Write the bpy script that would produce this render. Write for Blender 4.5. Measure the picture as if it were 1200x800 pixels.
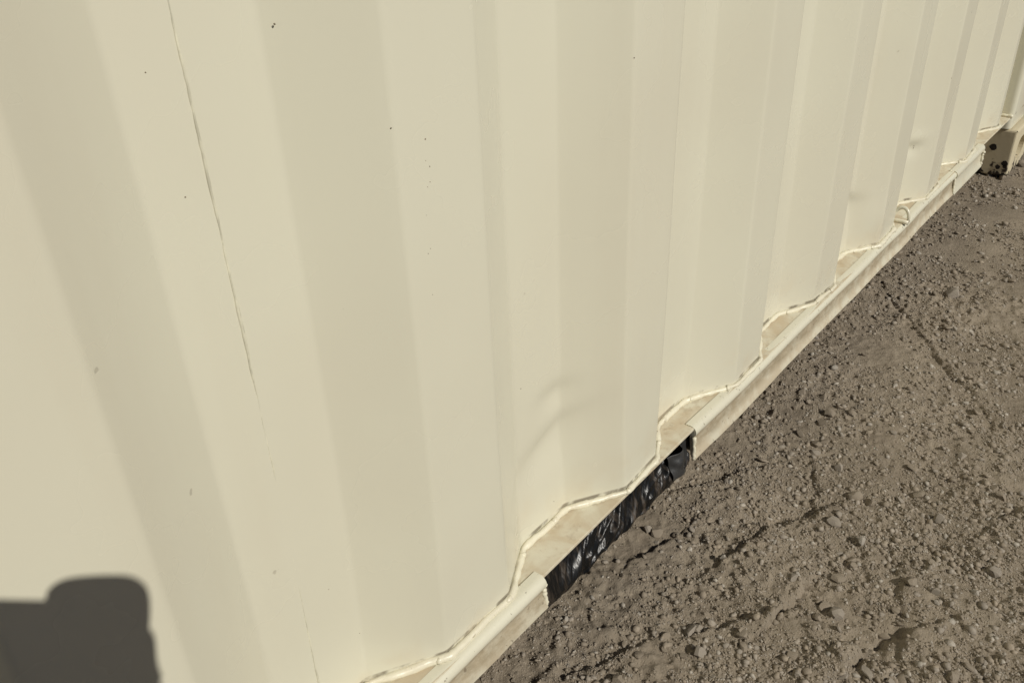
import bpy, bmesh, math, random
import numpy as np
from mathutils import Vector, Matrix, noise as mnoise

for o in list(bpy.data.objects): bpy.data.objects.remove(o)
scene = bpy.context.scene
COL = scene.collection
R = math.radians

# ------------------------------------------------------------------ camera
FPX = 990.0                                        # focal length in pixels of the 1200 px photograph
CAM = np.array([-0.4325, -0.3859, 0.7788])
YAW, PITCH, ROLL = 0.8675, 0.5274, -0.0417
_f = np.array([math.sin(YAW)*math.cos(PITCH), math.cos(YAW)*math.cos(PITCH), -math.sin(PITCH)])
_r = np.array([math.cos(YAW), -math.sin(YAW), 0.0]); _u = np.cross(_r, _f)
CR = math.cos(ROLL)*_r + math.sin(ROLL)*_u
CU = -math.sin(ROLL)*_r + math.cos(ROLL)*_u
CF = _f
cam = bpy.data.cameras.new('camera'); cam.sensor_width = 36.0; cam.lens = FPX/1200*36
cam.clip_start = 0.01; cam.clip_end = 500
camo = bpy.data.objects.new('camera', cam); COL.objects.link(camo)
M = Matrix.Identity(4)
for i in range(3):
    M[i][0], M[i][1], M[i][2], M[i][3] = CR[i], CU[i], -CF[i], CAM[i]
camo.matrix_world = M
scene.camera = camo

# ------------------------------------------------------------------ light
SUN_AZ, SUN_EL = R(3.5), R(36.5)                   # light travels towards +Y, a little towards +X
Ldir = Vector((math.sin(SUN_AZ)*math.cos(SUN_EL), math.cos(SUN_AZ)*math.cos(SUN_EL), -math.sin(SUN_EL)))
world = bpy.data.worlds.new('World'); scene.world = world; world.use_nodes = True
wn = world.node_tree.nodes; wl = world.node_tree.links
sky = wn.new('ShaderNodeTexSky'); sky.sky_type = 'NISHITA'; sky.sun_disc = False
sky.sun_elevation = SUN_EL; sky.sun_rotation = math.pi + SUN_AZ
sky.altitude = 1500; sky.air_density = 0.5; sky.dust_density = 0.1
bg = wn['Background']; bg.inputs['Strength'].default_value = 0.05
wl.new(sky.outputs['Color'], bg.inputs['Color'])
sl = bpy.data.lights.new('sun', 'SUN'); sl.energy = 5.0; sl.angle = R(0.53); sl.color = (1.0, 0.955, 0.87)
so = bpy.data.objects.new('sun', sl); COL.objects.link(so)
so.rotation_euler = (-Ldir).to_track_quat('Z', 'Y').to_euler(); so.location = (-1, -6, 6)
vs = scene.view_settings
vs.view_transform = 'Standard'; vs.look = 'None'; vs.exposure = -0.50; vs.gamma = 1.0; vs.use_curve_mapping = False

# ------------------------------------------------------------------ helpers
def pix_ground(u, v, z=0.0):
    d = (u-600)/FPX*CR - (v-400)/FPX*CU + CF
    return (CAM + (z-CAM[2])/d[2]*d)[:2]
def pix_wall(u, v, y):
    d = (u-600)/FPX*CR - (v-400)/FPX*CU + CF
    return CAM + (y-CAM[1])/d[1]*d

def tag(o, label=None, cat=None, group=None, kind=None):
    if label: o['label'] = label
    if cat: o['category'] = cat
    if group: o['group'] = group
    if kind: o['kind'] = kind
    return o
def empty(name, loc):
    o = bpy.data.objects.new(name, None); o.location = loc; o.empty_display_size = 0.1
    COL.objects.link(o); return o
def link(name, me, mats, parent=None, smooth=True):
    """mesh coordinates are world coordinates; children get an offset that undoes the parent's location"""
    if not isinstance(mats, (list, tuple)): mats = [mats]
    if not me.materials:
        for m in mats: me.materials.append(m)
    if smooth: me.polygons.foreach_set('use_smooth', [True]*len(me.polygons))
    o = bpy.data.objects.new(name, me); COL.objects.link(o)
    if parent:
        o.parent = parent
        w = Vector((0, 0, 0)); q = parent
        while q: w += q.location; q = q.parent
        o.location = -w
    return o
def mesh_np(name, V, F):
    me = bpy.data.meshes.new(name)
    V = np.asarray(V, np.float32); F = np.asarray(F, np.int32)
    n = F.shape[1]
    me.vertices.add(len(V)); me.vertices.foreach_set('co', V.ravel())
    me.loops.add(F.size); me.loops.foreach_set('vertex_index', F.ravel())
    me.polygons.add(len(F)); me.polygons.foreach_set('loop_start', np.arange(0, F.size, n, dtype=np.int32))
    me.polygons.foreach_set('loop_total', np.full(len(F), n, np.int32))
    me.update(calc_edges=True); me.validate()
    return me
def grid_faces(ni, nj, flip=False, wrap=False):
    i = np.arange(ni-1)[:, None]; j = np.arange(nj if wrap else nj-1)[None, :]
    j2 = (j+1) % nj
    f = np.stack([i*nj+j, (i+1)*nj+j, (i+1)*nj+j2, i*nj+j2] if not flip else
                 [i*nj+j, i*nj+j2, (i+1)*nj+j2, (i+1)*nj+j], -1)
    return f.reshape(-1, 4)
def bm_mesh(name, bm):
    me = bpy.data.meshes.new(name); bmesh.ops.recalc_face_normals(bm, faces=bm.faces)
    bm.to_mesh(me); bm.free(); return me
def box_bm(lo, hi, bevel=0.0, seg=2, bm=None):
    bm = bm or bmesh.new()
    vs_ = [bm.verts.new((x, y, z)) for x in (lo[0], hi[0]) for y in (lo[1], hi[1]) for z in (lo[2], hi[2])]
    fs = [bm.faces.new([vs_[i] for i in q]) for q in ((0,1,3,2),(4,6,7,5),(0,4,5,1),(2,3,7,6),(0,2,6,4),(1,5,7,3))]
    if bevel:
        es = list({e for f in fs for e in f.edges})
        bmesh.ops.bevel(bm, geom=es, offset=bevel, segments=seg, affect='EDGES', profile=0.5)
    return bm

# numpy value noise -------------------------------------------------------
_rs = np.random.RandomState(7); _T = _rs.rand(512, 512).astype(np.float32)*2-1
def vnoise(x, y, s=0):
    x = np.asarray(x, np.float64)+s*17.31; y = np.asarray(y, np.float64)+s*9.77
    xi = np.floor(x).astype(np.int64); yi = np.floor(y).astype(np.int64)
    fx = x-xi; fy = y-yi
    fx = fx*fx*fx*(fx*(fx*6-15)+10); fy = fy*fy*fy*(fy*(fy*6-15)+10)
    a = _T[xi & 511, yi & 511]; b = _T[(xi+1) & 511, yi & 511]
    c = _T[xi & 511, (yi+1) & 511]; d = _T[(xi+1) & 511, (yi+1) & 511]
    return (a*(1-fx)+b*fx)*(1-fy)+(c*(1-fx)+d*fx)*fy
def rot(x, y, a): return x*math.cos(a)-y*math.sin(a), x*math.sin(a)+y*math.cos(a)

# ------------------------------------------------------------------ materials
def new_mat(name):
    m = bpy.data.materials.new(name); m.use_nodes = True
    nt = m.node_tree; b = nt.nodes['Principled BSDF']
    return m, nt, b
class N:
    """tiny node-graph helper"""
    def __init__(s, nt): s.nt = nt; s.tc = nt.nodes.new('ShaderNodeTexCoord')
    def noise(s, scale, detail=4, rough=0.55, vec=None, dist=0.0):
        n = s.nt.nodes.new('ShaderNodeTexNoise'); n.inputs['Scale'].default_value = scale
        n.inputs['Detail'].default_value = detail; n.inputs['Roughness'].default_value = rough
        n.inputs['Distortion'].default_value = dist
        s.nt.links.new(vec or s.tc.outputs['Object'], n.inputs['Vector']); return n.outputs['Fac']
    def mapping(s, scale=(1,1,1), rotz=0, rot=None):
        n = s.nt.nodes.new('ShaderNodeMapping'); n.inputs['Scale'].default_value = scale
        n.inputs['Rotation'].default_value = rot or (0, 0, rotz)
        s.nt.links.new(s.tc.outputs['Object'], n.inputs['Vector']); return n.outputs['Vector']
    def ramp(s, fac, a, b, lo=0.0, hi=1.0):
        n = s.nt.nodes.new('ShaderNodeMapRange'); n.interpolation_type = 'SMOOTHSTEP'
        n.inputs['From Min'].default_value = a; n.inputs['From Max'].default_value = b
        n.inputs['To Min'].default_value = lo; n.inputs['To Max'].default_value = hi
        s.nt.links.new(fac, n.inputs['Value']); return n.outputs['Result']
    def math(s, op, a, b=None):
        n = s.nt.nodes.new('ShaderNodeMath'); n.operation = op
        for k, v in enumerate((a, b)):
            if v is None: continue
            if isinstance(v, (int, float)): n.inputs[k].default_value = v
            else: s.nt.links.new(v, n.inputs[k])
        return n.outputs[0]
    def mix(s, fac, a, b):
        n = s.nt.nodes.new('ShaderNodeMix'); n.data_type = 'RGBA'
        for k, v in ((0, fac), (6, a), (7, b)):
            if isinstance(v, (int, float)): n.inputs[k].default_value = v
            elif isinstance(v, tuple): n.inputs[k].default_value = (*v, 1)
            else: s.nt.links.new(v, n.inputs[k])
        return n.outputs[2]
    def sep(s, axis):
        n = s.nt.nodes.new('ShaderNodeSeparateXYZ'); s.nt.links.new(s.tc.outputs['Object'], n.inputs[0])
        return n.outputs[axis]
    def bump(s, b, h, strength, dist):
        n = s.nt.nodes.new('ShaderNodeBump'); n.inputs['Strength'].default_value = strength
        n.inputs['Distance'].default_value = dist
        s.nt.links.new(h, n.inputs['Height']); s.nt.links.new(n.outputs[0], b.inputs['Normal']); return n
    def to(s, out, inp): s.nt.links.new(out, inp)

CREAM = (0.655, 0.634, 0.505)
CREAM2 = (0.632, 0.604, 0.480)
def make_paint():
    m, nt, b = new_mat('cream_paint'); g = N(nt)
    cl = g.mix(g.ramp(g.noise(2.3, 4), 0.35, 0.65), CREAM, CREAM2)
    # dust film, streaked downwards
    st = g.noise(9, 5, 0.6, g.mapping((1, 1, 0.12)))
    cl = g.mix(g.ramp(st, 0.5, 0.75, 0, 0.10), cl, (0.50, 0.42, 0.30))
    # scattered small chips and specks
    sp = g.ramp(g.noise(70, 2, 0.5), 0.775, 0.80)
    cl = g.mix(g.math('MULTIPLY', sp, 0.3), cl, (0.16, 0.13, 0.09))
    # broken dark line just above the weld
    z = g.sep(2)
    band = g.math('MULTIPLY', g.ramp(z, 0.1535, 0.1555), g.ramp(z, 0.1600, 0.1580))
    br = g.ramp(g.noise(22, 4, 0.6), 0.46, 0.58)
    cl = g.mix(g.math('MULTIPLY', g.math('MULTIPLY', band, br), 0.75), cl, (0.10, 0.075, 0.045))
    # light dust haze on the lowest hand's breadth
    low = g.math('MULTIPLY', g.ramp(z, 0.24, 0.15), g.ramp(g.noise(14, 5), 0.45, 0.7, 0, 0.35))
    cl = g.mix(low, cl, (0.56, 0.46, 0.31))
    g.to(cl, b.inputs['Base Color'])
    g.to(g.ramp(g.noise(6, 4), 0.3, 0.7, 0.22, 0.30), b.inputs['Roughness'])
    b.inputs['IOR'].default_value = 1.5
    g.bump(b, g.math('MULTIPLY', sp, -1.0), 0.3, 0.0005)
    return m
def make_rail_paint():
    m, nt, b = new_mat('dusty_rail_paint'); g = N(nt)
    cl = g.mix(g.ramp(g.noise(5, 4), 0.35, 0.65), CREAM, CREAM2)
    mp = g.mapping((0.5, 1, 1)); z = g.sep(2)
    dust = g.math('MULTIPLY', g.ramp(g.noise(38, 7, 0.62), 0.34, 0.62, 0.25, 0.75), g.ramp(z, 0.1425, 0.137))
    cl = g.mix(dust, cl, (0.43, 0.35, 0.235))
    # grime on the web, darkened further to paint the shade under the rounded top edge
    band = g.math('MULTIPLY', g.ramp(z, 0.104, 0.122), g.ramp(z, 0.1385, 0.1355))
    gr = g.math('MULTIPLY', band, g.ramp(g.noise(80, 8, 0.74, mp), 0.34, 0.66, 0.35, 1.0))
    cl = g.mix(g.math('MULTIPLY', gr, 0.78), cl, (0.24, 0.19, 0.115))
    sp = g.math('MULTIPLY', g.ramp(g.noise(120, 4, 0.6), 0.64, 0.69), 0.6)
    cl = g.mix(sp, cl, (0.13, 0.095, 0.06))
    # the rounded edge itself is rubbed clean
    g.to(cl, b.inputs['Base Color'])
    g.to(g.ramp(dust, 0, 0.5, 0.38, 0.8), b.inputs['Roughness'])
    g.bump(b, g.math('ADD', g.noise(60, 5), g.math('MULTIPLY', g.noise(380, 3), 0.3)), 0.5, 0.0009)
    return m
def make_ledge_paint():
    m, nt, b = new_mat('dusty_ledge_paint'); g = N(nt)
    cl = g.mix(g.ramp(g.noise(5, 4), 0.35, 0.65), CREAM, CREAM2)
    d1 = g.ramp(g.noise(26, 6, 0.6, None, 0.6), 0.33, 0.68, 0.15, 0.85)
    cl = g.mix(d1, cl, (0.475, 0.385, 0.255))
    d2 = g.ramp(g.noise(75, 5, 0.65), 0.52, 0.72, 0, 0.5)
    cl = g.mix(d2, cl, (0.33, 0.255, 0.165))
    g.to(cl, b.inputs['Base Color']); b.inputs['Roughness'].default_value = 0.75
    g.bump(b, g.math('ADD', g.noise(70, 6), g.math('MULTIPLY', d1, 0.6)), 0.5, 0.001)
    return m
def make_weld():
    m, nt, b = new_mat('painted_weld'); g = N(nt)
    cl = g.mix(g.ramp(g.noise(30, 4), 0.4, 0.7), (0.72, 0.68, 0.53), (0.67, 0.62, 0.48))
    sp = g.ramp(g.noise(95, 4, 0.65), 0.63, 0.70)
    cl = g.mix(g.math('MULTIPLY', sp, 0.55), cl, (0.26, 0.20, 0.12))
    g.to(cl, b.inputs['Base Color']); b.inputs['Roughness'].default_value = 0.36
    g.bump(b, g.noise(160, 4), 0.6, 0.0008)
    return m
def make_casting_paint():
    m, nt, b = new_mat('dark_mottled_casting_paint'); g = N(nt)
    z = g.sep(2)
    low = g.ramp(z, 0.05, 0.0, 0, 0.24)  # dark mottling gets denser towards the bottom
    n = g.math('ADD', g.noise(32, 5, 0.6), low)
    r = g.ramp(n, 0.66, 0.74)
    cl = g.mix(r, (0.60, 0.53, 0.37), g.mix(g.ramp(g.noise(110, 4), 0.4, 0.6), (0.018, 0.014, 0.010), (0.05, 0.033, 0.02)))
    g.to(cl, b.inputs['Base Color']); g.to(g.ramp(r, 0, 1, 0.45, 0.9), b.inputs['Roughness'])
    g.bump(b, g.noise(80, 5), 0.5, 0.001)
    return m
def make_plain(name, col, rough, var=0.15, scale=20, bump=0.0, spec=0.5):
    m, nt, b = new_mat(name); g = N(nt)
    cl = g.mix(g.ramp(g.noise(scale, 5), 0.35, 0.65), tuple(c*(1-var) for c in col), tuple(min(1, c*(1+var)) for c in col))
    g.to(cl, b.inputs['Base Color']); b.inputs['Roughness'].default_value = rough
    b.inputs['Specular IOR Level'].default_value = spec
    if bump: g.bump(b, g.noise(scale*6, 4), 0.5, bump)
    return m
def make_dirt():
    m, nt, b = new_mat('dry_dirt'); g = N(nt)
    base = g.mix(g.ramp(g.noise(3.5, 5, 0.6), 0.35, 0.65), (0.255, 0.213, 0.160), (0.325, 0.273, 0.206))
    base = g.mix(g.ramp(g.noise(30, 6, 0.65), 0.42, 0.72, 0, 0.5), base, (0.200, 0.164, 0.122))
    base = g.mix(g.ramp(g.noise(260, 4, 0.7), 0.52, 0.75, 0, 0.6), base, (0.38, 0.328, 0.256))
    base = g.mix(g.ramp(g.noise(9, 5, 0.6, None, 0.8), 0.50, 0.66, 0, 0.4), base, (0.35, 0.298, 0.226))
    g.to(base, b.inputs['Base Color']); b.inputs['Roughness'].default_value = 0.95
    b.inputs['Specular IOR Level'].default_value = 0.15
    h = g.math('ADD', g.math('MULTIPLY', g.noise(160, 6, 0.7), 1.0), g.math('MULTIPLY', g.noise(520, 4, 0.7), 0.5))
    g.bump(b, h, 1.0, 0.0034)
    return m
def make_stone(name, col):
    m, nt, b = new_mat(name); g = N(nt)
    oi = nt.nodes.new('ShaderNodeObjectInfo')
    cl = g.mix(g.ramp(g.noise(90, 5, 0.65), 0.35, 0.7), tuple(c*0.8 for c in col), tuple(c*1.2 for c in col))
    cl = g.mix(g.ramp(g.noise(260, 4, 0.6), 0.5, 0.7, 0, 0.6), cl, (0.27, 0.226, 0.17))
    g.to(cl, b.inputs['Base Color']); b.inputs['Roughness'].default_value = 0.9
    b.inputs['Specular IOR Level'].default_value = 0.2
    g.bump(b, g.noise(300, 5, 0.7), 0.7, 0.0009)
    return m
def make_film():
    m, nt, b = new_mat('black_plastic_film'); g = N(nt)
    d = g.ramp(g.noise(46, 6, 0.65, g.mapping((2.2, 0.4, 0.3), rot=(0, .35, 0))), 0.48, 0.72, 0, 0.5)
    cl = g.mix(d, (0.006, 0.006, 0.006), (0.15, 0.112, 0.08))
    b.inputs['Specular IOR Level'].default_value = 0.3
    g.to(cl, b.inputs['Base Color']); g.to(g.ramp(d, 0, 0.5, 0.32, 0.7), b.inputs['Roughness'])
    g.bump(b, g.noise(90, 3, 0.5, g.mapping((2.0, 0.4, 0.25), rot=(0, .35, 0))), 0.5, 0.002)
    return m
PAINT = make_paint(); RAILP = make_rail_paint(); LEDGE = make_ledge_paint(); WELD = make_weld(); CASTP = make_casting_paint()
SEAM = make_plain('seam_paint', (0.61, 0.585, 0.455), .4, .18, 60)  # seam beads a little darker than the sheet
DIRT = make_dirt(); FILM = make_film()
STONES = [make_stone('dusty_stone', (0.28, 0.236, 0.18)), make_stone('grey_stone', (0.315, 0.276, 0.225)), make_stone('pale_stone', (0.38, 0.345, 0.29))]
GREYFILM = make_plain('grey_plastic', (0.032, 0.032, 0.032), 0.45, 0.3, 30, 0.001)
DARKHOLE = make_plain('dark_brown', (0.02, 0.014, 0.009), 0.9, 0.3, 90)

# ------------------------------------------------------------------ ground
# ruts and tyre-tread scarps, traced where they lie on the dirt: (pixels, depth, width, step)
RUTS = [
 ([(859,642),(880,628),(899,618)], .006, .006, .005), ([(868,585),(885,592),(901,607)], .004, .006, .004),
 ([(907,603),(930,600),(960,590)], .005, .005, .005), ([(955,550),(957,565),(958,583)], .006, .006, -.005),
 ([(899,647),(920,662),(942,682)], .004, .007, .004), ([(942,682),(925,700),(907,717)], .008, .006, .006),
 ([(842,730),(866,722),(894,717)], .005, .005, .005), ([(942,717),(980,738),(1012,760)], .003, .007, .006),
 ([(1012,760),(990,782),(970,806)], .009, .007, .006), ([(1012,752),(1045,740),(1082,730)], .004, .005, .004),
 ([(816,686),(826,708),(837,730)], -.003, .004, .002), ([(1113,712),(1128,742),(1146,775)], .004, .005, -.003),
 ([(1041,341),(1070,375),(1098,410)], .006, .007, -.003), ([(1105,420),(1132,450),(1163,484)], .007, .007, -.004),
 ([(1128,488),(1160,492),(1184,507),(1202,526)], .006, .008, .006), ([(1055,560),(1085,600),(1110,640)], .003, .008, .004),
 ([(820,560),(842,552),(868,545)], .005, .005, .004), ([(690,780),(722,765)], .006, .005, .003),
 ([(1100,350),(1130,372),(1150,400)], .003, .007, .003), ([(760,640),(782,625)], .005, .004, .004),
 ([(1060,690),(1066,715),(1060,735)], .006, .006, -.005), ([(985,610),(1000,625),(1012,648)], .006, .006, -.004),
 ([(850,790),(866,800),(880,815)], .004, .006, .003), ([(1120,580),(1165,600),(1210,590)], .003, .008, .004),
]
RUTW = [(np.array([pix_ground(u, v) for u, v in pl]), dp*(.5 if st < 0 else 1), wd, st*(.55 if st < 0 else 1)) for pl, dp, wd, st in RUTS]
def ground_h(X, Y, sp=None):
    """height of the dirt; sp = local mesh spacing, octaves finer than that fade out"""
    X = np.asarray(X, np.float64); Y = np.asarray(Y, np.float64)
    if sp is None: sp = np.full(X.shape, 0.002)
    h = np.zeros(X.shape)
    soft = vnoise(X/0.16, Y/0.16, 31)*0.5+vnoise(X/0.06, Y/0.06, 32)*0.5      # smooth dust patches against crumbly ones
    rough = np.clip(0.95+soft*0.9+.5*np.clip((.4-X)/.3, 0, 1)*(Y > -.5), 0.6, 1.7)
    for k, (lam, amp, mode) in enumerate([(2.5,.012,0),(.7,.007,0),(.21,.0042,0),(.085,.0024,0),(.040,.0015,1),(.021,.0013,1),(.0125,.0013,1),(.0078,.0016,0),(.0055,.0011,0)]):
        x, y = rot(X, Y, 0.6*k+0.3)
        n = vnoise(x/lam, y/lam, k+1)
        if mode == 1: n = 1-2*np.abs(n)**0.8
        w = np.clip((lam/sp-2.0)/2.0, 0, 1)
        h += n*amp*w*(rough if k > 3 else 1)
    near = (X > -0.3) & (X < 3) & (Y > -0.8) & (Y < 0.4)
    xn, yn = X[near], Y[near]; hn = np.zeros(xn.shape)
    jx = vnoise(xn/.03, yn/.03, 51)*.005+vnoise(xn/.009, yn/.009, 53)*.003
    jy = vnoise(xn/.03, yn/.03, 52)*.005+vnoise(xn/.009, yn/.009, 54)*.003
    xw, yw = xn+jx, yn+jy
    for pl, dp, wd, st in RUTW:
        best = np.full(xn.shape, 9.0); sd = np.zeros(xn.shape)
        for a, b in zip(pl[:-1], pl[1:]):
            ab = b-a; L2 = ab@ab
            t = np.clip(((xw-a[0])*ab[0]+(yw-a[1])*ab[1])/L2, 0, 1)
            dx, dy = xw-a[0]-t*ab[0], yw-a[1]-t*ab[1]
            d = np.hypot(dx, dy); s = np.sign(dx*ab[1]-dy*ab[0])
            u = d < best; best = np.where(u, d, best); sd = np.where(u, s, sd)
        brk = np.clip(.75+1.2*vnoise(xn/.028, yn/.028, 55)+.6*vnoise(xn/.01, yn/.01, 56), 0, 1.3)
        hn += -dp*brk*np.exp(-(best/(wd*(.35+.22*brk)))**2)*0.85 + .9*st*np.tanh(sd*best/.0018)*np.exp(-(best/.045)**2)
    h[near] += hn
    # settle the far yard flat and keep clear of the container's feet
    return h*np.exp(-(np.hypot(X-1, Y)/60)**2) - 0.004
def axis(lo, hi, step, far, ratio):
    c = list(np.arange(lo, hi, step)); s = step; x = c[-1]
    while x < far: s *= ratio; x += s; c.append(x)
    s = step; x = lo; d = []
    while x > -far: s *= ratio; x -= s; d.append(x)
    return np.array(d[::-1]+c)
xs = axis(-0.10, 1.25, 0.0024, 300, 1.032); ys = axis(-0.50, 0.16, 0.0024, 300, 1.032)
GX, GY = np.meshgrid(xs, ys, indexing='ij')
SP = np.maximum(np.gradient(xs)[:, None], np.gradient(ys)[None, :])*np.ones_like(GX)
GZ = ground_h(GX, GY, SP)
ground = link('ground', mesh_np('ground', np.stack([GX, GY, GZ], -1).reshape(-1, 3), grid_faces(len(xs), len(ys))), DIRT)
tag(ground, 'dry brown dirt yard with tyre tread prints and loose gravel', 'ground', kind='structure')

rng = np.random.RandomState(21)
def rock_mesh(seed, sub=2):
    bm = bmesh.new(); bmesh.ops.create_icosphere(bm, subdivisions=sub, radius=1.0)
    r = random.Random(seed); sx, sy, sz = r.uniform(.85, 1.2), r.uniform(.65, 1.0), r.uniform(.45, .8)
    planes = [(Vector((r.gauss(0,1), r.gauss(0,1), r.gauss(0,1))).normalized(), r.uniform(.42, .78)) for _ in range(9)]
    for v in bm.verts:
        for n, d in planes:                                     # chop facets off the ball
            k = v.co.dot(n)
            if k > d: v.co -= n*(k-d)
        v.co *= 1+0.05*mnoise.noise(v.co*1.7+Vector((seed*3.1, 0, 0)))
        v.co = Vector((v.co.x*sx, v.co.y*sy, v.co.z*sz))
    me = bm_mesh('stone', bm); return me
# 280 stones one can pick out
SM = []
for k in range(15):
    me = rock_mesh(k); me.materials.append(STONES[(0,0,1,0,0,1,0,2)[k % 8]]); me.polygons.foreach_set('use_smooth', [True]*len(me.polygons)); me.set_sharp_from_angle(angle=R(24)); SM.append(me)
def sample_view(n, seed, ylo=-0.62, spread=1.0):
    """points on the dirt in view, denser where the camera is near"""
    rs = np.random.RandomState(seed); out = []
    while len(out) < n:
        u, v = rs.uniform(520, 1230), rs.uniform(150, 830)
        x, y = pix_ground(u, v)
        if y < 0.10 and y > ylo and x < 3.0: out.append((x, y))
    return np.array(out)
known = [(1003,573,10),(1021,581,8),(1080,570,8),(1103,600,8),(978,608,10),(1011,630,9),(999,650,8),(1000,656,9),(1165,662,9),(868,740,8),
         (812,612,6),(793,617,6),(820,731,8),(868,738,8),(780,742,7),(1049,706,8),(1040,730,8),(975,700,7),(960,716,7),(908,713,8),(1017,785,8),
         (1060,790,10),(1120,790,8),(1098,690,7),(1058,580,7),(1118,345,12),(1140,420,10),(906,478,9),(940,500,8),(960,512,9),(957,520,8),(985,540,8),
         (1130,528,7),(1070,540,7),(1092,610,7),(870,755,7),(930,765,7),(1145,690,6),(880,470,8),(940,455,8),(1000,480,7),(895,530,8),(965,490,7)]
spots = [(*pix_ground(u, v), r_*0.0011) for u, v, r_ in known]
pts = sample_view(245, 5)
for (x, y) in pts:
    spots.append((x, y, 0.0030*(1-rng.rand())**-0.42))
P3 = np.array(spots); HZ = ground_h(P3[:, 0], P3[:, 1])
for (x, y, s), z in zip(spots, HZ):
    o = bpy.data.objects.new('stone', SM[rng.randint(len(SM))]); COL.objects.link(o); o.parent = ground
    s = min(s, 0.012); s *= 0.9+0.35*max(0, x)
    o.location = (x, y, z+s*0.18); o.scale = (s, s, s)
    o.rotation_euler = (rng.uniform(-.5, .5), rng.uniform(-.5, .5), rng.uniform(0, 6.28))
# loose crumbs and fine gravel nobody could count
ico = bmesh.new(); bmesh.ops.create_icosphere(ico, subdivisions=1, radius=1.0)
IV = np.array([v.co[:] for v in ico.verts]); IF = np.array([[v.index for v in f.verts] for f in ico.faces]); ico.free()
NG = 76000
gp = sample_view(NG, 9, -0.75)
NW = 9000                                                        # thinner scatter on the dirt round about
gp = np.concatenate([gp, np.stack([rng.uniform(-.9, 3.2, NW), rng.uniform(-1.5, .1, NW)], -1)]); NG += NW
dens = vnoise(gp[:, 0]/.13, gp[:, 1]/.13, 41)*0.6+vnoise(gp[:, 0]/.035, gp[:, 1]/.035, 42)*0.4
dens = dens+.30*np.clip((.35-gp[:, 0])/.25, 0, 1)
gp = gp[1.4*dens+rng.uniform(-.5, .5, NG) > -0.24]; NG = len(gp)
gs = np.minimum(0.00078*(1-rng.rand(NG))**-0.42, 0.0046)*(0.85+0.45*np.clip(gp[:, 0], 0, 3))
gz = ground_h(gp[:, 0], gp[:, 1])
q = rng.randn(NG, 4); q /= np.linalg.norm(q, axis=1)[:, None]; w_, x_, y_, z_ = q.T
RM = np.stack([1-2*(y_*y_+z_*z_), 2*(x_*y_-z_*w_), 2*(x_*z_+y_*w_), 2*(x_*y_+z_*w_), 1-2*(x_*x_+z_*z_), 2*(y_*z_-x_*w_),
               2*(x_*z_-y_*w_), 2*(y_*z_+x_*w_), 1-2*(x_*x_+y_*y_)], -1).reshape(NG, 3, 3)
V = IV[None]*(1+rng.uniform(-.38, .34, (NG, len(IV), 1)))*rng.uniform(.45, 1.3, (NG, 1, 3))
V = np.einsum('nij,nkj->nki', RM, V)*gs[:, None, None]; V[:, :, 2] *= 0.75
V += np.stack([gp[:, 0], gp[:, 1], gz+gs*0.05], -1)[:, None, :]
F = (IF[None]+(np.arange(NG)*len(IV))[:, None, None]).reshape(-1, 3)
me = mesh_np('gravel', V.reshape(-1, 3), F)
for m in STONES: me.materials.append(m)
mi = np.repeat(rng.choice([0]*6+[1, 1, 1, 2], NG), len(IF)).astype(np.int32); me.polygons.foreach_set('material_index', mi)
gravel = link('gravel', me, STONES, ground, smooth=False); gravel['kind'] = 'stuff'

# ------------------------------------------------------------------ shipping container
ZL = 0.15                                                       # top of the bottom rail's ledge
PITCHX, WA, WB, WC, WD, DEP = 0.278, 0.0804, 0.0665, 0.0715, 0.0600, 0.0385
XR, XLFT = 2.155, -3.903                                        # ends of the 6.06 m container
root = empty('shipping_container', (-0.874, 1.2, 0))
tag(root, 'cream painted corrugated steel shipping container standing on dirt, dented along its bottom rail', 'container')
# measured unevenness of the sheet where it meets the rail
OFF = {(0,'A'):(5,2),(0,'C'):(11,-1),(0,'D'):(6,-5),(1,'A'):(-5,-1),(1,'B'):(-9,-1),(1,'C'):(-9,0),(1,'D'):(-4,-4),(2,'A'):(-9,-2),(2,'D'):(-3,4),
       (3,'A'):(-8,0),(3,'B'):(8,2),(3,'D'):(-9,-4),(-1,'C'):(0,6),(-1,'D'):(-3,3),(4,'D'):(-8,-3),(5,'B'):(8,-3),(5,'D'):(-14,-4),(6,'B'):(3,-4)}
corners = []                                                    # (x, y, dx, dy)
for n in range(-14, 7):
    for k, (x, y) in zip('ABCD', ((0, 0), (WB, DEP), (WB+WC, DEP), (WB+WC+WD, 0))):
        dx, dy = OFF.get((n, k), (0, 0))
        if k in 'BC': dy -= 4.5; dx -= 2 if k == 'B' else 8      # the sheet is flattened a little where it is welded down
        jog = -0.020 if (n < -1 or (n == -1 and k in 'AB')) else 0.0     # the sheets meet in a wider flat
        corners.append((n*PITCHX+x+jog, y, dx/1000, dy/1000))
corners += [(1.893, 0, 0, 0), (1.955, DEP, 0, 0), (2.02, DEP, 0, 0)]
corners = [(XLFT+0.1, 0, 0, 0)]+[c for c in corners if c[0] > XLFT+0.16]
def fillet(poly, r, seg):
    out = [poly[0]]
    for i in range(1, len(poly)-1):
        p0, p1, p2 = (np.array(poly[j]) for j in (i-1, i, i+1))
        a = p0-p1; b = p2-p1; la = np.linalg.norm(a[:2]); lb = np.linalg.norm(b[:2])
        c = min(r, la*.45, lb*.45); s = p1+a/la*c; e = p1+b/lb*c
        for t in np.linspace(0, 1, seg+1): out.append((1-t)**2*s+2*t*(1-t)*p1+t*t*e)
    out.append(np.array(poly[-1])); return out
prof = fillet([np.array(c) for c in corners], 0.0036, 4)
dense = [np.array(prof[0])]
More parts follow.
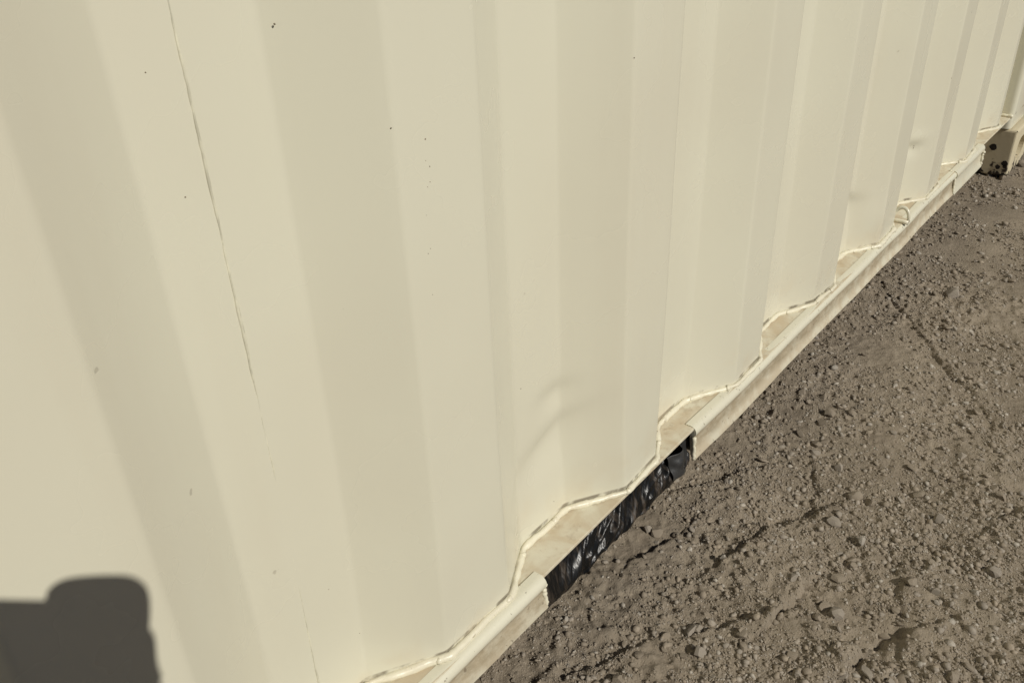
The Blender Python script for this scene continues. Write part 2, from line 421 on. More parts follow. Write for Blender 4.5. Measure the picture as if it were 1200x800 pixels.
for a, b in zip(prof[:-1], prof[1:]):
    d = np.linalg.norm(np.array(b)[:2]-np.array(a)[:2]); k = max(1, int(d/0.0085))
    for t in np.linspace(0, 1, k+1)[1:]: dense.append(np.array(a)*(1-t)+np.array(b)*t)
PR = np.array(dense)
def sheet_xy(P, z):
    w = np.exp(-np.maximum(z-ZL, 0)/0.11)
    x = P[:, None, 0]+P[:, None, 2]*w; y = P[:, None, 1]+P[:, None, 3]*w
    y = y+vnoise(x/.35, z/.5+0*x, 61)*.0016+vnoise(x/.09, z/.16+0*x, 62)*.0006
    def dent(cx, cz, sx, up, dn, a, tilt=0.0):
        zz = z-ZL-cz-tilt*(x-cx)
        return a*np.exp(-((x-cx)/sx)**2)*np.where(zz > 0, np.exp(-(zz/up)**2), np.exp(-(zz/dn)**2))
    y = y+dent(.112, .104, .044, .013, .040, .0060, .35)+dent(.128, .158, .022, .009, .022, .0034)
    y = y+dent(.945, .098, .034, .011, .040, .0090, -.25)-dent(1.0, .060, .03, .03, .03, .0025)
    y = y+dent(1.258, .110, .016, .009, .015, .0055)-dent(1.262, .128, .02, .012, .012, .0025)
    y = y+dent(1.42, .09, .04, .02, .03, .002)
    return x, y
zs = np.concatenate([[ZL-.002], ZL+.002+np.arange(0, .30, .006), np.arange(ZL+.31, ZL+.66, .016), np.linspace(ZL+.72, 2.40, 10)])
def add_panel(P, name='side_panel'):
    x, y = sheet_xy(P, zs[None, :])
    V = np.stack([x, y, np.broadcast_to(zs[None, :], x.shape)], -1)
    return link(name, mesh_np(name, V.reshape(-1, 3), grid_faces(len(P), len(zs), flip=True)), PAINT, root)
seams = [-3.53, -2.418, -1.306, -0.194, 0.918]
cuts = [0]+[int(np.argmin(abs(PR[:, 0]-s))) for s in seams]+[len(PR)-1]
for a, b in zip(cuts[:-1], cuts[1:]):
    if b > a: add_panel(PR[a:b+1])
# every vertical seam between sheets is a thin, ragged, painted-over weld
def tube(path, rad, seg=8, squash=None, seed=0, rough=0.0, cap=True):
    """closed tube along path (list of 3-vectors), rad may be a list"""
    P = np.array(path, float); n = len(P); rad = np.broadcast_to(np.asarray(rad, float), (n,))
    T = np.gradient(P, axis=0); T /= np.linalg.norm(T, axis=1)[:, None]+1e-12
    ref = np.array([0, 0, 1.0]) if abs(T[:, 2]).mean() < .8 else np.array([0, -1.0, 0])
    A = np.cross(T, ref); A /= np.linalg.norm(A, axis=1)[:, None]; B = np.cross(A, T)
    th = np.linspace(0, 2*np.pi, seg, endpoint=False)
    rs = np.random.RandomState(seed)
    rr = rad[:, None]*(1+rough*rs.uniform(-1, 1, (n, seg)))
    V = P[:, None]+A[:, None]*(np.cos(th)[None, :]*rr)[..., None]+B[:, None]*(np.sin(th)[None, :]*rr)[..., None]*(squash or 1)
    V = V.reshape(-1, 3); F = list(map(tuple, grid_faces(n, seg, wrap=True)))
    if cap: F += [tuple(range(seg))[::-1], tuple((n-1)*seg+i for i in range(seg))]
    me = bpy.data.meshes.new('tube'); me.from_pydata(V.tolist(), [], F)
    bm = bmesh.new(); bm.from_mesh(me); bmesh.ops.recalc_face_normals(bm, faces=bm.faces); bm.to_mesh(me); bm.free()
    return me
def seam_bead(sx, z0, z1, r, seed, keep=0.0):
    i = int(np.argmin(abs(PR[:, 0]-sx))); zz = np.arange(z0, z1, .0045)
    x, y = sheet_xy(PR[i:i+1], zz[None, :]); x = x[0]; y = y[0]
    fade = np.clip(.85+.35*vnoise(zz/.05, zz*0, seed)+.3*vnoise(zz/.012, zz*0, seed+1)+keep-.95*np.exp(-((zz-ZL-.22)/.10)**2), 0.05, 1.4)
    xx = x+vnoise(zz/.02, zz*0, seed+2)*.0004
    return tube(np.stack([xx, y+.6*r-.55*r*np.clip(fade, 0, 1), zz], -1), r*np.clip(fade, .3, 1.3), 6, seed=seed, rough=.25)
for k, s in enumerate(seams):
    link('weld_seam', seam_bead(s, ZL+.005, 2.39, .00085, 70+3*k, .2), SEAM, root)

# weld running along the foot of the corrugated sheet
def weld_path():
    w = PR[(PR[:, 0] > -3.8) & (PR[:, 0] < 1.985)]
    x, y = sheet_xy(w, np.array([[ZL]])); pts_ = np.stack([x[:, 0], y[:, 0]], -1)
    out = [pts_[0]]
    for p_ in pts_[1:]:
        d = np.linalg.norm(p_-out[-1])
        k = max(1, int(d/.0035))
        a = out[-1]
        for t in np.linspace(0, 1, k+1)[1:]: out.append(a*(1-t)+p_*t)
    return np.array(out)
wp = weld_path(); s_ = np.cumsum(np.r_[0, np.linalg.norm(np.diff(wp, axis=0), axis=1)])
wr = .0034*(1+.22*vnoise(s_/.03, s_*0, 81)+.26*vnoise(s_/.009, s_*0, 82))
wr *= np.where((wp[:, 0] > .93) & (wp[:, 0] < 1.12), 1.25+.3*vnoise(s_/.007, s_*0, 83), 1)
path = np.stack([wp[:, 0]+vnoise(s_/.02, s_*0, 85)*.0008, wp[:, 1]-.0022+vnoise(s_/.015, s_*0, 84)*.001, ZL+.0022+vnoise(s_/.02, s_*0, 86)*.0007], -1)
link('weld_bead', tube(path, wr, 10, seed=4, rough=.12), WELD, root)
# lumps of weld left where the passes start and stop
rl = random.Random(3)
lump_x = [0.0, .055, .118, .205, .265, .30, .345, .41, .46, .55, .615, .70, .76, .81, .94, .955, .98, 1.01, 1.04, 1.2, 1.3, 1.5, 1.56, 1.7, -.09, -.15, -.105]
for lx in lump_x:
    i = int(np.argmin(abs(wp[:, 0]-lx)))
    bm = bmesh.new(); bmesh.ops.create_icosphere(bm, subdivisions=2, radius=1)
    for v in bm.verts:
        v.co *= 1+.35*mnoise.noise(v.co*1.5+Vector((lx*40, 0, 0)))
        v.co = Vector((v.co.x*rl.uniform(.0046, .0056), v.co.y*.0033, v.co.z*.0034))+Vector((path[i][0], path[i][1]-.001, path[i][2]+.001))
    link('weld_lump', bm_mesh('weld_lump', bm), WELD, root)

# bottom rail: ledge plate, rounded lip pieces, return plate and set-back web
def strip(name, x0, x1, prof_yz, mat, jitter=.0006, step=.02, seed=0, endj=0.0):
    xsn = np.linspace(x0, x1, max(2, int((x1-x0)/step))); n = len(prof_yz)
    P = np.array(prof_yz); V = np.zeros((len(xsn), n, 3)); V[:, :, 0] = xsn[:, None]
    V[:, :, 1] = P[None, :, 0]+(vnoise(xsn/.12, xsn*0, seed)*jitter)[:, None]
    V[:, :, 2] = P[None, :, 1]+(vnoise(xsn/.15, xsn*0, seed+1)*jitter)[:, None]
    if jitter:
        jj = vnoise(xsn[:, None]/.03, np.arange(n)[None, :]*.37, seed+2)*jitter*.6
        V[:, :, 2] += jj*(P[None, :, 1] < .112)
    F = [tuple(f) for f in grid_faces(len(xsn), n, wrap=True)]+[tuple(range(n))[::-1], tuple((len(xsn)-1)*n+i for i in range(n))]
    me = bpy.data.meshes.new(name); me.from_pydata(V.reshape(-1, 3).tolist(), [], F)
    bm = bmesh.new(); bm.from_mesh(me); bmesh.ops.recalc_face_normals(bm, faces=bm.faces)
    bm.to_mesh(me); bm.free()
    return link(name, me, mat, root)
def sharpen(o, ang=35):
    me = o.data
    try: me.set_sharp_from_angle(angle=R(ang))
    except Exception: pass
    return o
ledge_prof = [(-.0065, ZL-.0005), (-.006, ZL), (.02, ZL), (.05, ZL), (.10, ZL), (.10, ZL-.004), (-.006, ZL-.004), (-.0065, ZL-.0035)]
sharpen(strip('rail_ledge', XLFT+.12, 1.992, ledge_prof, LEDGE, .0003, .03, 3))
def lip_profile(front=-.014, r=.014, top=ZL+.0006, bot=.100, t=.004, flare=.0025):
    r = r*.66; cy, cz = front+r, top-r
    o = [(cy+.007, top)]+[(cy+r*math.cos(a), cz+r*math.sin(a)) for a in np.linspace(math.pi/2, math.pi*1.22, 10)]
    o += [(front+.0042, cz-r*.95), (front+.0046, cz-r*1.5), (front+.0036, bot+.014), (front+.001, bot+.006), (front-flare, bot+.0015), (front-flare, bot)]
    i = [(front-flare+t, bot), (front+t+.002, bot+.010), (front+t+.0046, cz-r), (front+t+.003, cz)]
    i += [(cy+(r-t)*math.cos(a), cz+(r-t)*math.sin(a)) for a in np.linspace(math.pi, math.pi/2, 5)][1:]+[(cy+.007, top-t)]
    return o+i
PK0, PK1 = 0.047, 0.357                                          # forklift pocket in view
PQ0, PQ1 = -2.005, -1.695                                        # its twin further along
for k, (a, b) in enumerate(((XLFT+.40, PQ0), (PQ1, PK0), (PK1, 1.497))):
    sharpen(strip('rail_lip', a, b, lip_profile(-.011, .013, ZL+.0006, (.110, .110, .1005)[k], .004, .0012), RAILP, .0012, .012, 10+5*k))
sharpen(strip('rail_end_piece', 1.497, 1.722, lip_profile(-.0135, .0150, ZL+.0018, .100, .004, .001), PAINT, .0005, .012, 40))
for a, b in ((XLFT+.40, PQ0-.004), (PQ1+.004, PK0-.004), (PK1+.004, 1.715)):
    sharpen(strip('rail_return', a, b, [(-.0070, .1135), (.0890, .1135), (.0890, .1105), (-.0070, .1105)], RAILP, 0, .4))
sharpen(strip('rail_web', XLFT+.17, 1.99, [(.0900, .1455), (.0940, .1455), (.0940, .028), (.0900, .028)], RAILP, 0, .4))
# torn, paint-clogged weld at the joint of the rail pieces and at the rail's cut ends
def bead(name, a, b, r, seed, mat=WELD, n=14, sag=0.0):
    a, b = np.array(a), np.array(b); t = np.linspace(0, 1, n)[:, None]
    P_ = a*(1-t)+b*t+np.random.RandomState(seed).randn(n, 3)*r*.10
    return link(name, tube(P_, r*(1+.25*np.random.RandomState(seed+1).uniform(-1, 1, n)), 8, seed=seed, rough=.2), mat, root)
bead('joint_weld', (1.497, -.0095, .1360), (1.497, -.0112, .103), .0028, 1)
bead('joint_weld', (1.497, .004, ZL+.001), (1.497, -.0100, ZL-.006), .0030, 2)
bead('cut_edge_weld', (1.722, -.002, ZL-.001), (1.722, -.0125, .132), .0036, 3)
bead('cut_edge_weld', (1.722, -.0105, .130), (1.722, -.0120, .103), .0030, 4)
bead('cut_edge_weld', (PK0, -.002, ZL-.002), (PK0, -.0105, .139), .0026, 5)
bead('cut_edge_weld', (PK0, -.0070, .134), (PK0+.001, -.0100, .112), .0026, 6)
bead('cut_edge_weld', (PK1, -.0075, .136), (PK1, -.0100, .103), .0024, 7)
bead('post_weld', (1.9895, .030, ZL+.003), (1.9895, -.010, ZL+.003), .0042, 8)
# pocket linings
for p0, p1 in ((PK0, PK1), (PQ0, PQ1)):
    for xx in (p0-.004, p1):
        link('pocket_cheek', bm_mesh('pocket_cheek', box_bm((xx, .004, .085), (xx+.004, .55, ZL-.0045), .0006, 1)), RAILP, root, False)
    link('pocket_floor', bm_mesh('pocket_floor', box_bm((p0+.0005, .080, .010), (p1-.0005, .55, .0145), .0006, 1)), RAILP, root, False)
# lashing ring standing on the ledge
th = np.linspace(-.15, math.pi+.15, 22)
ring = [(1.158+.004*math.sin(a), .014*math.cos(a), ZL+.006+.0215*math.sin(a)) for a in th]
ring[0] = (1.158, .0125, ZL+.002); ring[-1] = (1.158, -.0125, ZL+.002)
lr = link('lashing_ring', tube(ring, .0034, 8, seed=2, rough=.05), PAINT, root)
link('ring_base', tube([(1.153, .015, ZL+.003), (1.154, .005, ZL+.0035), (1.154, -.006, ZL+.0035), (1.154, -.0155, ZL+.003)], .0042, 8, seed=3, rough=.12), WELD, lr)
# chips and weld spatter on the sheet, where they sit on it
def wall_y(x, z):
    i = int(np.argmin(abs(PR[:, 0]-x))); a, b = sheet_xy(PR[i:i+1], np.array([[z]])); return float(b[0, 0])
CHIP = make_plain('chipped_paint', (0.20, 0.16, 0.11), 0.8, .3, 200)
for (u, v, s) in [(407,5,1.9),(1115,92,2.6),(326,104,1.4),(318,28,1.6),(457,150,1.3),(743,68,1.4),(1067,173,3.2),(1071,171,1.8),(452,702,1.5),(498,163,1.4),(503,195,1.1),
                  (385,690,1.0),(421,741,1.3),(217,231,1.2),(170,85,1.1),(649,587,1.3),(1052,60,1.3),(610,455,1.1),(770,505,1.4)]+[(499+(v-160)*.046+(v*7 % 9)-4, v, .45+.09*(v % 6)) for v in (188, 213, 219, 252, 291, 297, 345)]:
    for yt in np.arange(-.004, .05, .0004):                      # walk along the line of sight until it meets the sheet
        w = pix_wall(u, v, yt)
        y = wall_y(w[0], w[2])
        if yt >= y: break
    bm = bmesh.new(); bmesh.ops.create_icosphere(bm, subdivisions=1, radius=1)
    for q_ in bm.verts:
        q_.co *= 1+.5*mnoise.noise(q_.co*2+Vector((u, v, 0)))
        q_.co = Vector((q_.co.x*s*.00045*(1+.4*max(0, w[0])), q_.co.y*.0005, q_.co.z*s*.00042*(1+.3*max(0, w[0]))))+Vector((w[0], y, w[2]))
    link('paint_chip', bm_mesh('paint_chip', bm), CHIP, root)

# corner posts
def post(x0, x1, y0, y1):
    bm = box_bm((x0, y0, ZL-.03), (x1, y1, 2.47)); es = [e for e in bm.edges if abs(e.verts[0].co.z-e.verts[1].co.z) > 1]
    bmesh.ops.bevel(bm, geom=es, offset=.013, segments=5, affect='EDGES', profile=.5)
    o = link('corner_post', bm_mesh('corner_post', bm), PAINT, root); sharpen(o, 30); return o
YB = 2.41                                                        # outer face of the far side
post(1.990, XR-.004, -.0115, .16); post(1.990, XR-.004, YB-.16, YB+.0115)
post(XLFT+.004, XLFT+.165, -.0115, .16); post(XLFT+.004, XLFT+.165, YB-.16, YB+.0115)
# corner castings: box with stadium holes through its outer faces
def stadium(w, h, n=24, power=1):
    r = min(w, h)/2; out = []
    for i in range(n):
        a = 2*math.pi*i/n; c, s = math.cos(a), math.sin(a)
        out.append((c*r+(math.copysign(w/2-r, c) if w > h else 0), s*r+(math.copysign(h/2-r, s) if h > w else 0)))
    return out
def rrect(w, h, r, n=24):
    out = []
    for i in range(n):
        a = 2*math.pi*i/n; c, s = math.cos(a), math.sin(a); k = 1/max(abs(c)/(w/2), abs(s)/(h/2))
        out.append((c*k, s*k))
    return out
def casting(x0, x1, y0, y1, z0, z1, outy, outx):
    """outy / outx: sign of the outward side face and end face that carry a hole"""
    bm = bmesh.new(); cx, cy, cz = (x0+x1)/2, (y0+y1)/2, (z0+z1)/2
    sx, sy, sz = x1-x0, y1-y0, z1-z0; b = .006
    def plate(o, ua, va, na, w, h, hole):
        o, ua, va, na = map(Vector, (o, ua, va, na))
        outer = rrect(w-2*b, h-2*b, 0)
        corner = [(sx_*(w/2-b), sy_*(h/2-b)) for sx_, sy_ in ((1,1),(-1,1),(-1,-1),(1,-1))]
        V0 = [bm.verts.new(o+ua*p_[0]+va*p_[1]) for p_ in outer]
        cv = [bm.verts.new(o+ua*p_[0]+va*p_[1]) for p_ in corner]
        n = len(outer)
        ang = [math.atan2(p_[1], p_[0]) % (2*math.pi) for p_ in outer]
        if hole:
            H0 = [bm.verts.new(o+ua*p_[0]+va*p_[1]) for p_ in hole]; H1 = [bm.verts.new(o+ua*p_[0]+va*p_[1]-na*.032) for p_ in hole]
            for i in range(n):
                j = (i+1) % n
                bm.faces.new((V0[i], V0[j], H0[j], H0[i])); bm.faces.new((H0[i], H0[j], H1[j], H1[i]))
            bm.faces.new(H1)
        else: bm.faces.new(V0)
        for ci, p_ in enumerate(corner):
            a = math.atan2(p_[1], p_[0]) % (2*math.pi)
            i = max(range(n), key=lambda k: (ang[k] if ang[k] <= a+1e-6 else -1)); j = (i+1) % n
            bm.faces.new((V0[i], cv[ci], V0[j]))
    plate((cx, y0 if outy < 0 else y1, cz), (1,0,0), (0,0,1), (0, outy, 0), sx, sz, stadium(.085, .060) if True else None)
    plate((cx, y1 if outy < 0 else y0, cz), (1,0,0), (0,0,1), (0, -outy, 0), sx, sz, None)
    plate((x1 if outx > 0 else x0, cy, cz), (0,1,0), (0,0,1), (outx, 0, 0), sy, sz, stadium(.070, .058))
    plate((x0 if outx > 0 else x1, cy, cz), (0,1,0), (0,0,1), (-outx, 0, 0), sy, sz, None)
    plate((cx, cy, z1), (1,0,0), (0,1,0), (0,0,1), sx, sy, None); plate((cx, cy, z0), (1,0,0), (0,1,0), (0,0,-1), sx, sy, None)
    # rounded edges between the plates
    bm2 = box_bm((x0+.0004, y0+.0004, z0+.0004), (x1-.0004, y1-.0004, z1-.0004))
    bm2.free()
    for (ax) in range(3):
        lo = [x0, y0, z0]; hi = [x1, y1, z1]; o1, o2 = [i for i in range(3) if i != ax]
        for s1 in (0, 1):
            for s2 in (0, 1):
                pts1 = []
                for k in range(4):
                    t = k/3*math.pi/2
                    p_ = [0, 0, 0]
                    p_[o1] = (hi[o1]-b+b*math.cos(t)) if s1 else (lo[o1]+b-b*math.cos(t))
                    p_[o2] = (hi[o2]-b+b*math.sin(t)) if s2 else (lo[o2]+b-b*math.sin(t))
                    pts1.append(p_)
                A_ = []; B_ = []
                for p_ in pts1:
                    q1 = list(p_); q1[ax] = lo[ax]+b*.6; q2 = list(p_); q2[ax] = hi[ax]-b*.6
                    A_.append(bm.verts.new(q1)); B_.append(bm.verts.new(q2))
                for k in range(3): bm.faces.new((A_[k], A_[k+1], B_[k+1], B_[k]))
    o = link('corner_casting', bm_mesh('corner_casting', bm), CASTP, root, False)
    return o
CZ = -0.006
c0 = casting(2.000, 2.178, -.030, .132, CZ, .116, -1, 1)
casting(2.000, 2.178, YB-.132, YB+.03, CZ, .116, 1, 1)
casting(XLFT-.02, XLFT+.158, -.030, .132, CZ, .116, -1, -1); casting(XLFT-.02, XLFT+.158, YB-.132, YB+.03, CZ, .116, 1, -1)
for xx0 in (2.000, XLFT-.02):
    for yy0, oy in ((-.015, -1), (YB-.147, 1)):
        casting(xx0, xx0+.178, yy0, yy0+.162, 2.472, 2.590, oy, 1 if xx0 > 0 else -1)
# steel block that carries the post on the casting, flat discs on the casting's inner face: the drain hole's dark, painted, and dark patches
link('post_foot', bm_mesh('post_foot', box_bm((2.003, -.008, .1165), (2.150, .125, ZL-.0315), .002, 2)), CASTP, root, False)
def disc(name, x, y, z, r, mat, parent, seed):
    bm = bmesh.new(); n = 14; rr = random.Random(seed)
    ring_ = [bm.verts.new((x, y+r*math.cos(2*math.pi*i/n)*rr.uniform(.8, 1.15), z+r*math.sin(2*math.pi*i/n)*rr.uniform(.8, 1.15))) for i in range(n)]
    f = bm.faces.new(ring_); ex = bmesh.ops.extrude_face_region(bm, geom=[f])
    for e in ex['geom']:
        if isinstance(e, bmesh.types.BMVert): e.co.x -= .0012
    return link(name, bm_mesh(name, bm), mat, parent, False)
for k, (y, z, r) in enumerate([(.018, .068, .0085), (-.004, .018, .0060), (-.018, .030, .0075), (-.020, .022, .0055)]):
    disc('dark_patch' if k else 'drain_hole', 2.0003, y, z, r, DARKHOLE, c0, k)

# top rails, far side, ends and roof of the container
for y in (-.010, YB-.05):
    link('top_rail', bm_mesh('top_rail', box_bm((XLFT+.16, y, 2.385), (1.996, y+.06, 2.47), .006, 3)), PAINT, root)
def corr(name, path, ax, z0, z1):
    V = []; 
    for (a, d) in path:
        for z in (z0, z1): V.append(ax(a, d, z))
    return sharpen(link(name, mesh_np(name, V, grid_faces(len(path), 2)), PAINT, root), 20)
pb = [(a, d) for a, d, *_ in corners]
corr('side_panel', pb, lambda a, d, z: (a, YB-d, z), .146, 2.40)
def zig(lo, hi, pitch=.25, dep=.04):
    out = []; x = lo
    while x < hi-pitch: out += [(x, 0), (x+pitch*.3, 0), (x+pitch*.5, dep), (x+pitch*.8, dep)]; x += pitch
    return out+[(hi, 0)]
corr('end_panel', zig(.13, YB-.13), lambda a, d, z: (XR-.03-d, a, z), .12, 2.44)
for y0, y1 in ((.15, YB/2-.004), (YB/2+.004, YB-.15)):
    dr = corr('door', zig(y0, y1, .28, .03), lambda a, d, z: (XLFT+.04+d, a, z), .16, 2.42)
    for yy in (y0+.25, y1-.25):
        link('lock_rod', tube([(XLFT+.03, yy, .1), (XLFT+.03, yy, 1.2), (XLFT+.03, yy, 2.45)], .017, 10), RAILP, dr)
for x in (XR-.10, XLFT+.03):
    link('end_sill', bm_mesh('end_sill', box_bm((x, .14, .03), (x+.06, YB-.14, .145), .005, 2)), RAILP, root)
    link('end_header', bm_mesh('end_header', box_bm((x, .14, 2.40), (x+.06, YB-.14, 2.50), .005, 2)), PAINT, root)
rf = zig(XLFT+.16, 1.99, .21, .02)
V = [(a, y, 2.475-d) for a, d in rf for y in (-.006, YB+.006)]
sharpen(link('roof_panel', mesh_np('roof_panel', V, grid_faces(len(rf), 2)), PAINT, root), 20)
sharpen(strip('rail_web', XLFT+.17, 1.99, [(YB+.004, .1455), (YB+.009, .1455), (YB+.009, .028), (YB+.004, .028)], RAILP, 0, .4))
link('floor', bm_mesh('floor', box_bm((XLFT+.10, .10, .118), (1.99, YB, .145), 0)), make_plain('floor_wood', (.16, .10, .06), .8), root, False)
for k in range(18):
    x = XLFT+.35+k*.31
    if PK0-.05 < x < PK1+.02 or PQ0-.05 < x < PQ1+.02: continue
    link('cross_member', bm_mesh('cross_member', box_bm((x, .095, .03), (x+.045, YB, .117), 0)), RAILP, root, False)

# ------------------------------------------------------------------ black plastic film stuffed in the pocket
def film():
    nx, nz = 260, 90
    s = np.linspace(0, 1, nx)[:, None]; t = np.linspace(0, 1, nz)[None, :]
    X = PK0+.001+(PK1-PK0-.002)*s+0*t
    Y = np.interp(t, [0, .12, .55, .68, 1], [.004, -.001, -.0105, -.0085, .050])+0*s
    Z = np.interp(t, [0, .12, .55, .68, 1], [ZL-.0055, ZL-.010, .103, .094, .030])+0*s
    q1 = s*27+1.1*vnoise(s*6, t*1.4, 91)+t*4.5
    f1 = 1-np.abs(vnoise(q1, t*1.1, 92))*2; f2 = 1-np.abs(vnoise(q1*2.6, t*1.9, 93))*2; f3 = 1-np.abs(vnoise(q1*.45+t*3, t*2.4, 94))*2
    d = f1*.0040+f2*.0018+f3*.0040
    d *= np.clip(t*6, 0.05, 1)*np.clip((s-.02)*5, .15, 1)*np.clip((1-t)*3, .2, 1)
    Y = Y-.75*d+.0055+.016*np.clip((s-.80)*8, 0, 1)*np.exp(-((t-.2)/.22)**2); Z = Z+.35*d-.002
    Z = np.minimum(Z, ZL-.005)
    V = np.stack([X, Y, Z], -1).reshape(-1, 3)
    return V, nx, nz
V, nx, nz = film()
me = mesh_np('plastic_film', V, grid_faces(nx, nz, flip=True))
pf = link('plastic_film', me, FILM)
md = pf.modifiers.new('thickness', 'SOLIDIFY'); md.thickness = .0008; md.offset = -1
tag(pf, 'crumpled glossy black plastic film stuffed into the forklift pocket of the cream container', 'plastic film')
# stiff grey fold of plastic at the pocket's far end
s = np.linspace(0, 1, 26)[:, None]; t = np.linspace(0, 1, 26)[None, :]
X = .302+.050*s+.003*t; Z = ZL-.014-.034*t-.004*s; Y = -.002-.009*t-.007*np.sin(s*math.pi*1.3)**2*(1-.5*t)+.0025*vnoise(s*3, t*3, 97)+.020*np.clip(s-.6, 0, 1)
fl = link('plastic_fold', mesh_np('plastic_fold', np.stack([X+0*Z, Y, Z], -1).reshape(-1, 3), grid_faces(26, 26, flip=True)), GREYFILM, pf)
md = fl.modifiers.new('thickness', 'SOLIDIFY'); md.thickness = .001; md.offset = -1

# ------------------------------------------------------------------ the photographer whose hand and phone cast the shadow
SKIN = make_plain('skin', (0.42, 0.25, 0.17), .55, .08, 40); SHIRT = make_plain('work_shirt_cloth', (0.045, 0.055, 0.085), .9, .2, 60)
TROU = make_plain('trouser_cloth', (0.06, 0.055, 0.05), .9, .2, 60); SHOE = make_plain('boot_leather', (0.035, 0.025, 0.018), .6, .2, 40)
HAIR = make_plain('dark_hair', (0.02, 0.014, 0.01), .7, .3, 90); PHB = make_plain('phone_casing', (0.02, 0.02, 0.022), .3, .1, 30); PHS = make_plain('phone_glass', (0.01, 0.01, 0.012), .08, .1, 30)
def cp(r, u, f): return Vector(CAM+CR*r+CU*u+CF*f)               # a point given in the phone's own right / up / forward metres
# phone: lens near its left end, held landscape
bm = box_bm((-.011, -.066, .0025), (.1440, .0120, .0103))
es = [e for e in bm.edges if abs(e.verts[0].co.z-e.verts[1].co.z) > .005]
bmesh.ops.bevel(bm, geom=es, offset=.009, segments=5, affect='EDGES', profile=.5)
bmesh.ops.bevel(bm, geom=[e for e in bm.edges if abs(e.verts[0].co.z-e.verts[1].co.z) < 1e-6], offset=.0015, segments=2, affect='EDGES', profile=.5)
pm = bm_mesh('phone_body', bm); pm.transform(M)
proot = empty('smartphone', tuple(CAM+CR*.07-CU*.066-CF*.006))
tag(proot, 'dark smartphone held sideways in both hands by the crouching person', 'phone')
sharpen(link('phone_body', pm, PHB, proot), 40)
bm = box_bm((-.007, -.062, .01035), (.1400, .0080, .0109)); pm = bm_mesh('phone_screen', bm); pm.transform(M); link('phone_screen', pm, PHS, proot, False)
for r_ in (.0, ):
    pm = tube([(.006, -.010, .0022), (.006, -.010, .0030)], .0040, 16); pm.transform(M); link('phone_lens', pm, PHS, proot)

head0 = Vector(CAM)-Vector(CF)*.37
az = R(12); BF = Vector((math.sin(az), math.cos(az), 0)); BR = Vector((math.cos(az), -math.sin(az), 0))
B0 = Vector((head0.x, head0.y, 0))-BF*.30+BR*.13
def bl(r, f, z): return B0+BR*r+BF*f+Vector((0, 0, z))
verts, edges, rad, mid = [], [], [], []
def av(p, r, m, prev=None, ry=None):
    verts.append(tuple(p)); rad.append((r, ry or r)); mid.append(m)
    if prev is not None: edges.append((prev, len(verts)-1))
    return len(verts)-1
S_, H_, T_, B_ = 1, 0, 2, 3
pel = av(bl(0, 0, .30), .135, T_, None, .115)
w1 = av(bl(0, .06, .43), .130, S_, pel, .105); w2 = av(bl(-.01, .12, .60), .150, S_, w1, .115); w3 = av(bl(-.03, .17, .755), .135, S_, w2, .10)
nk = av(bl(-.085, .245, .862), .062, H_, w3)
h1 = av(head0+Vector((0, 0, -.085)), .072, H_, nk); h2 = av(head0+Vector((0, 0, -.01))-BF*.01, .092, H_, h1, .100); h3 = av(head0+Vector((0, 0, .075))-BF*.015, .078, H_, h2, .086)
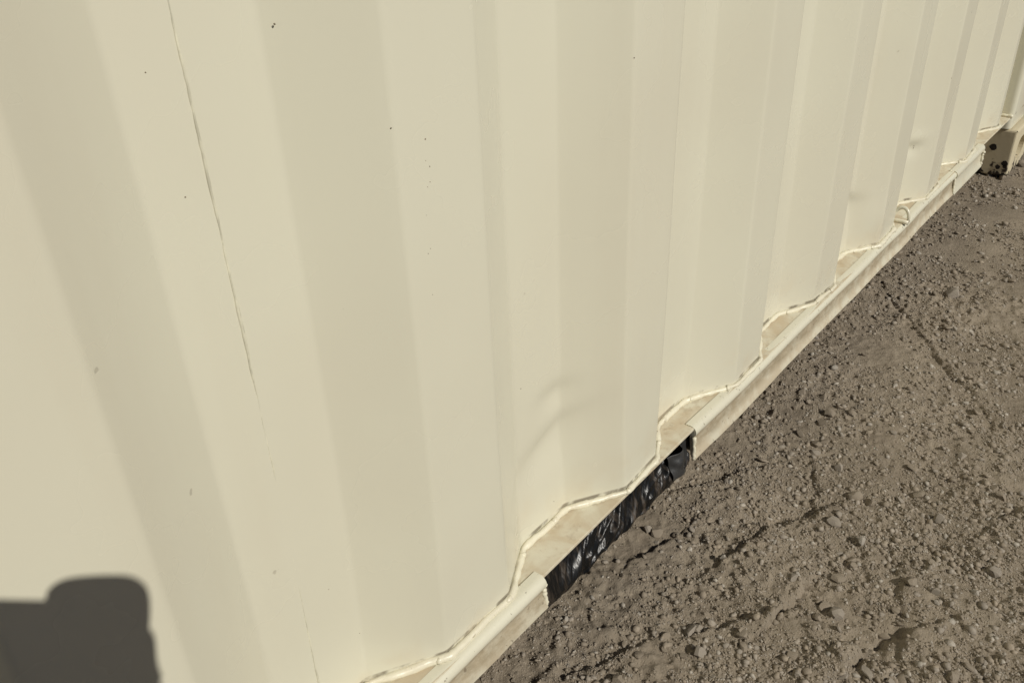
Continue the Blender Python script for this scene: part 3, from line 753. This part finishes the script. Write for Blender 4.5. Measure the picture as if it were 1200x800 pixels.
for sg in (-1, 1):
    hp = av(bl(.10*sg, .03, .29), .095, T_, pel); kn = av(bl(.19*sg, .37, .45), .062, T_, hp)
    md_ = av(bl(.175*sg, .24, .27), .052, T_, kn); an = av(bl(.16*sg, .13, .09), .040, B_, md_)
    av(bl(.17*sg, .17, .045), .040, B_, an); av(bl(.185*sg, .30, .036), .034, B_, len(verts)-1)
    sh = av(bl(-.02+.175*sg, .19, .785), .062, S_, w3)
    if sg > 0:
        el = av(Vector((-.385, -.70, .535)), .043, S_, sh); fm = av((Vector((-.385, -.70, .535))+cp(.190, -.118, -.050))/2, .037, H_, el)
        wr_ = av(cp(0.1765, -.118, -.050), .027, H_, fm); pa = av(cp(0.1605, -.074, -.024), .031, H_, wr_); pb_ = av(cp(0.1565, -.056, -.012), .0240, H_, pa)
        # index finger over the phone's top edge, three fingers behind it, thumb on the screen side
        k = av(cp(0.1390, -.020, -.011), .0135, H_, pb_); k = av(cp(0.1380, .0000, -.010), .0145, H_, k); k = av(cp(0.1360, .0175, -.008), .0150, H_, k); k = av(cp(0.1185, .0172, -.0045), .0100, H_, k); k = av(cp(0.0905, .0168, -.0035), .0072, H_, k); av(cp(0.0800, .0120, -.003), .0060, H_, k)
        for du, l in ((-.012, .052), (-.030, .050), (-.047, .042)):
            k = av(cp(0.1425, du-.006, .000), .0090, H_, pb_ if du > -.04 else pa); k = av(cp(0.1375, du, .0085), .0078, H_, k); k = av(cp(0.1375-l*.5, du+.001, .0105), .0072, H_, k); av(cp(0.1375-l, du+.002, .010), .0062, H_, k)
        k = av(cp(0.1505, -.052, -.032), .0125, H_, pa); k = av(cp(0.1335, -.044, -.021), .0095, H_, k); av(cp(0.1125, -.038, -.0185), .0075, H_, k)
    else:
        le = bl(-.24, .36, .55); lw = cp(-0.0520, -0.1210, -.055)
        el = av(le, .043, S_, sh); fm = av((le+lw)/2, .037, H_, el); wr_ = av(lw, .027, H_, fm); pa = av(cp(-0.0380, -0.0810, -.034), .023, H_, wr_); pb_ = av(cp(-0.0300, -0.0590, -.022), .018, H_, pa)
        for k0, du in enumerate((-.034, -.048, -.062)):
            k = av(cp(-0.0230, du, -.008), .0088, H_, pb_); k = av(cp(-0.0175, du-.003, .000), .0070, H_, k); av(cp(-0.0100, du-.004, .0055), .0056, H_, k)
        k = av(cp(-0.0250, -0.0610, -.004), .0085, H_, pb_); k = av(cp(-0.0120, -0.0720, -.004), .0072, H_, k); av(cp(0.0080, -0.0725, -.005), .0060, H_, k)
        k = av(cp(-0.0240, -0.0650, -.036), .0120, H_, pa); k = av(cp(-0.0080, -0.0550, -.024), .0092, H_, k); av(cp(0.0120, -0.0490, -.0185), .0072, H_, k)
me = bpy.data.meshes.new('person_skeleton'); me.from_pydata(verts, edges, [])
tmp = bpy.data.objects.new('person_skeleton', me); COL.objects.link(tmp)
tmp.modifiers.new('skin', 'SKIN')
sv = me.skin_vertices[0].data
for i, (a, b) in enumerate(rad): sv[i].radius = (a, b)
sv[0].use_root = True
sb = tmp.modifiers.new('sub', 'SUBSURF'); sb.levels = 2; sb.render_levels = 2
dg = bpy.context.evaluated_depsgraph_get(); bme = bpy.data.meshes.new_from_object(tmp.evaluated_get(dg))
bpy.data.objects.remove(tmp)
for m in (SKIN, SHIRT, TROU, SHOE): bme.materials.append(m)
VP = np.array(verts)
segs = [(VP[a], VP[b], mid[b]) for a, b in edges]
cen = np.zeros(len(bme.polygons)*3); bme.polygons.foreach_get('center', cen); cen = cen.reshape(-1, 3)
bd = np.full(len(cen), 9.); bi = np.zeros(len(cen), np.int32)
for a, b, m_ in segs:
    ab = b-a; t = np.clip(((cen-a)@ab)/(ab@ab), 0, 1); d = np.linalg.norm(cen-a-t[:, None]*ab, axis=1)
    u_ = d < bd; bd[u_] = d[u_]; bi[u_] = m_
bme.polygons.foreach_set('material_index', bi)
pr = empty('person', (B0.x, B0.y, 0))
tag(pr, 'person in dark work shirt and trousers crouching, holding a phone towards the container', 'person')
link('body', bme, [SKIN], pr)
# face and hair
up = Vector((0, 0, 1)); FD = (Vector(CF)+BF*.6).normalized(); FR = FD.cross(up).normalized(); FU = FR.cross(FD)
def blob(name, c, s, mat, seed=0, n=2):
    bm = bmesh.new(); bmesh.ops.create_icosphere(bm, subdivisions=n, radius=1)
    for v in bm.verts:
        k = 1+.12*mnoise.noise(v.co*2.2+Vector((seed, 0, 0)))
        v.co = c+(FR*v.co.x*s[0]+FD*v.co.y*s[1]+FU*v.co.z*s[2])*k
    return link(name, bm_mesh(name, bm), mat, pr)
blob('hair', head0+FU*.040-FD*.022, (.088, .098, .090), HAIR, 3, 4)
blob('nose', head0+FD*.080-FU*.012, (.014, .018, .022), SKIN, 1, 3); blob('mouth', head0+FD*.066-FU*.055, (.024, .008, .007), make_plain('lips', (.30, .13, .10), .5), 2, 3)
EYE = make_plain('eye', (.5, .48, .45), .2)
for sg in (-1, 1):
    blob('eye', head0+FD*.070+FR*.032*sg+FU*.012, (.012, .010, .008), EYE, 4, 3)
    blob('ear', head0+FR*.086*sg-FD*.005-FU*.005, (.012, .022, .032), SKIN, 5, 3)
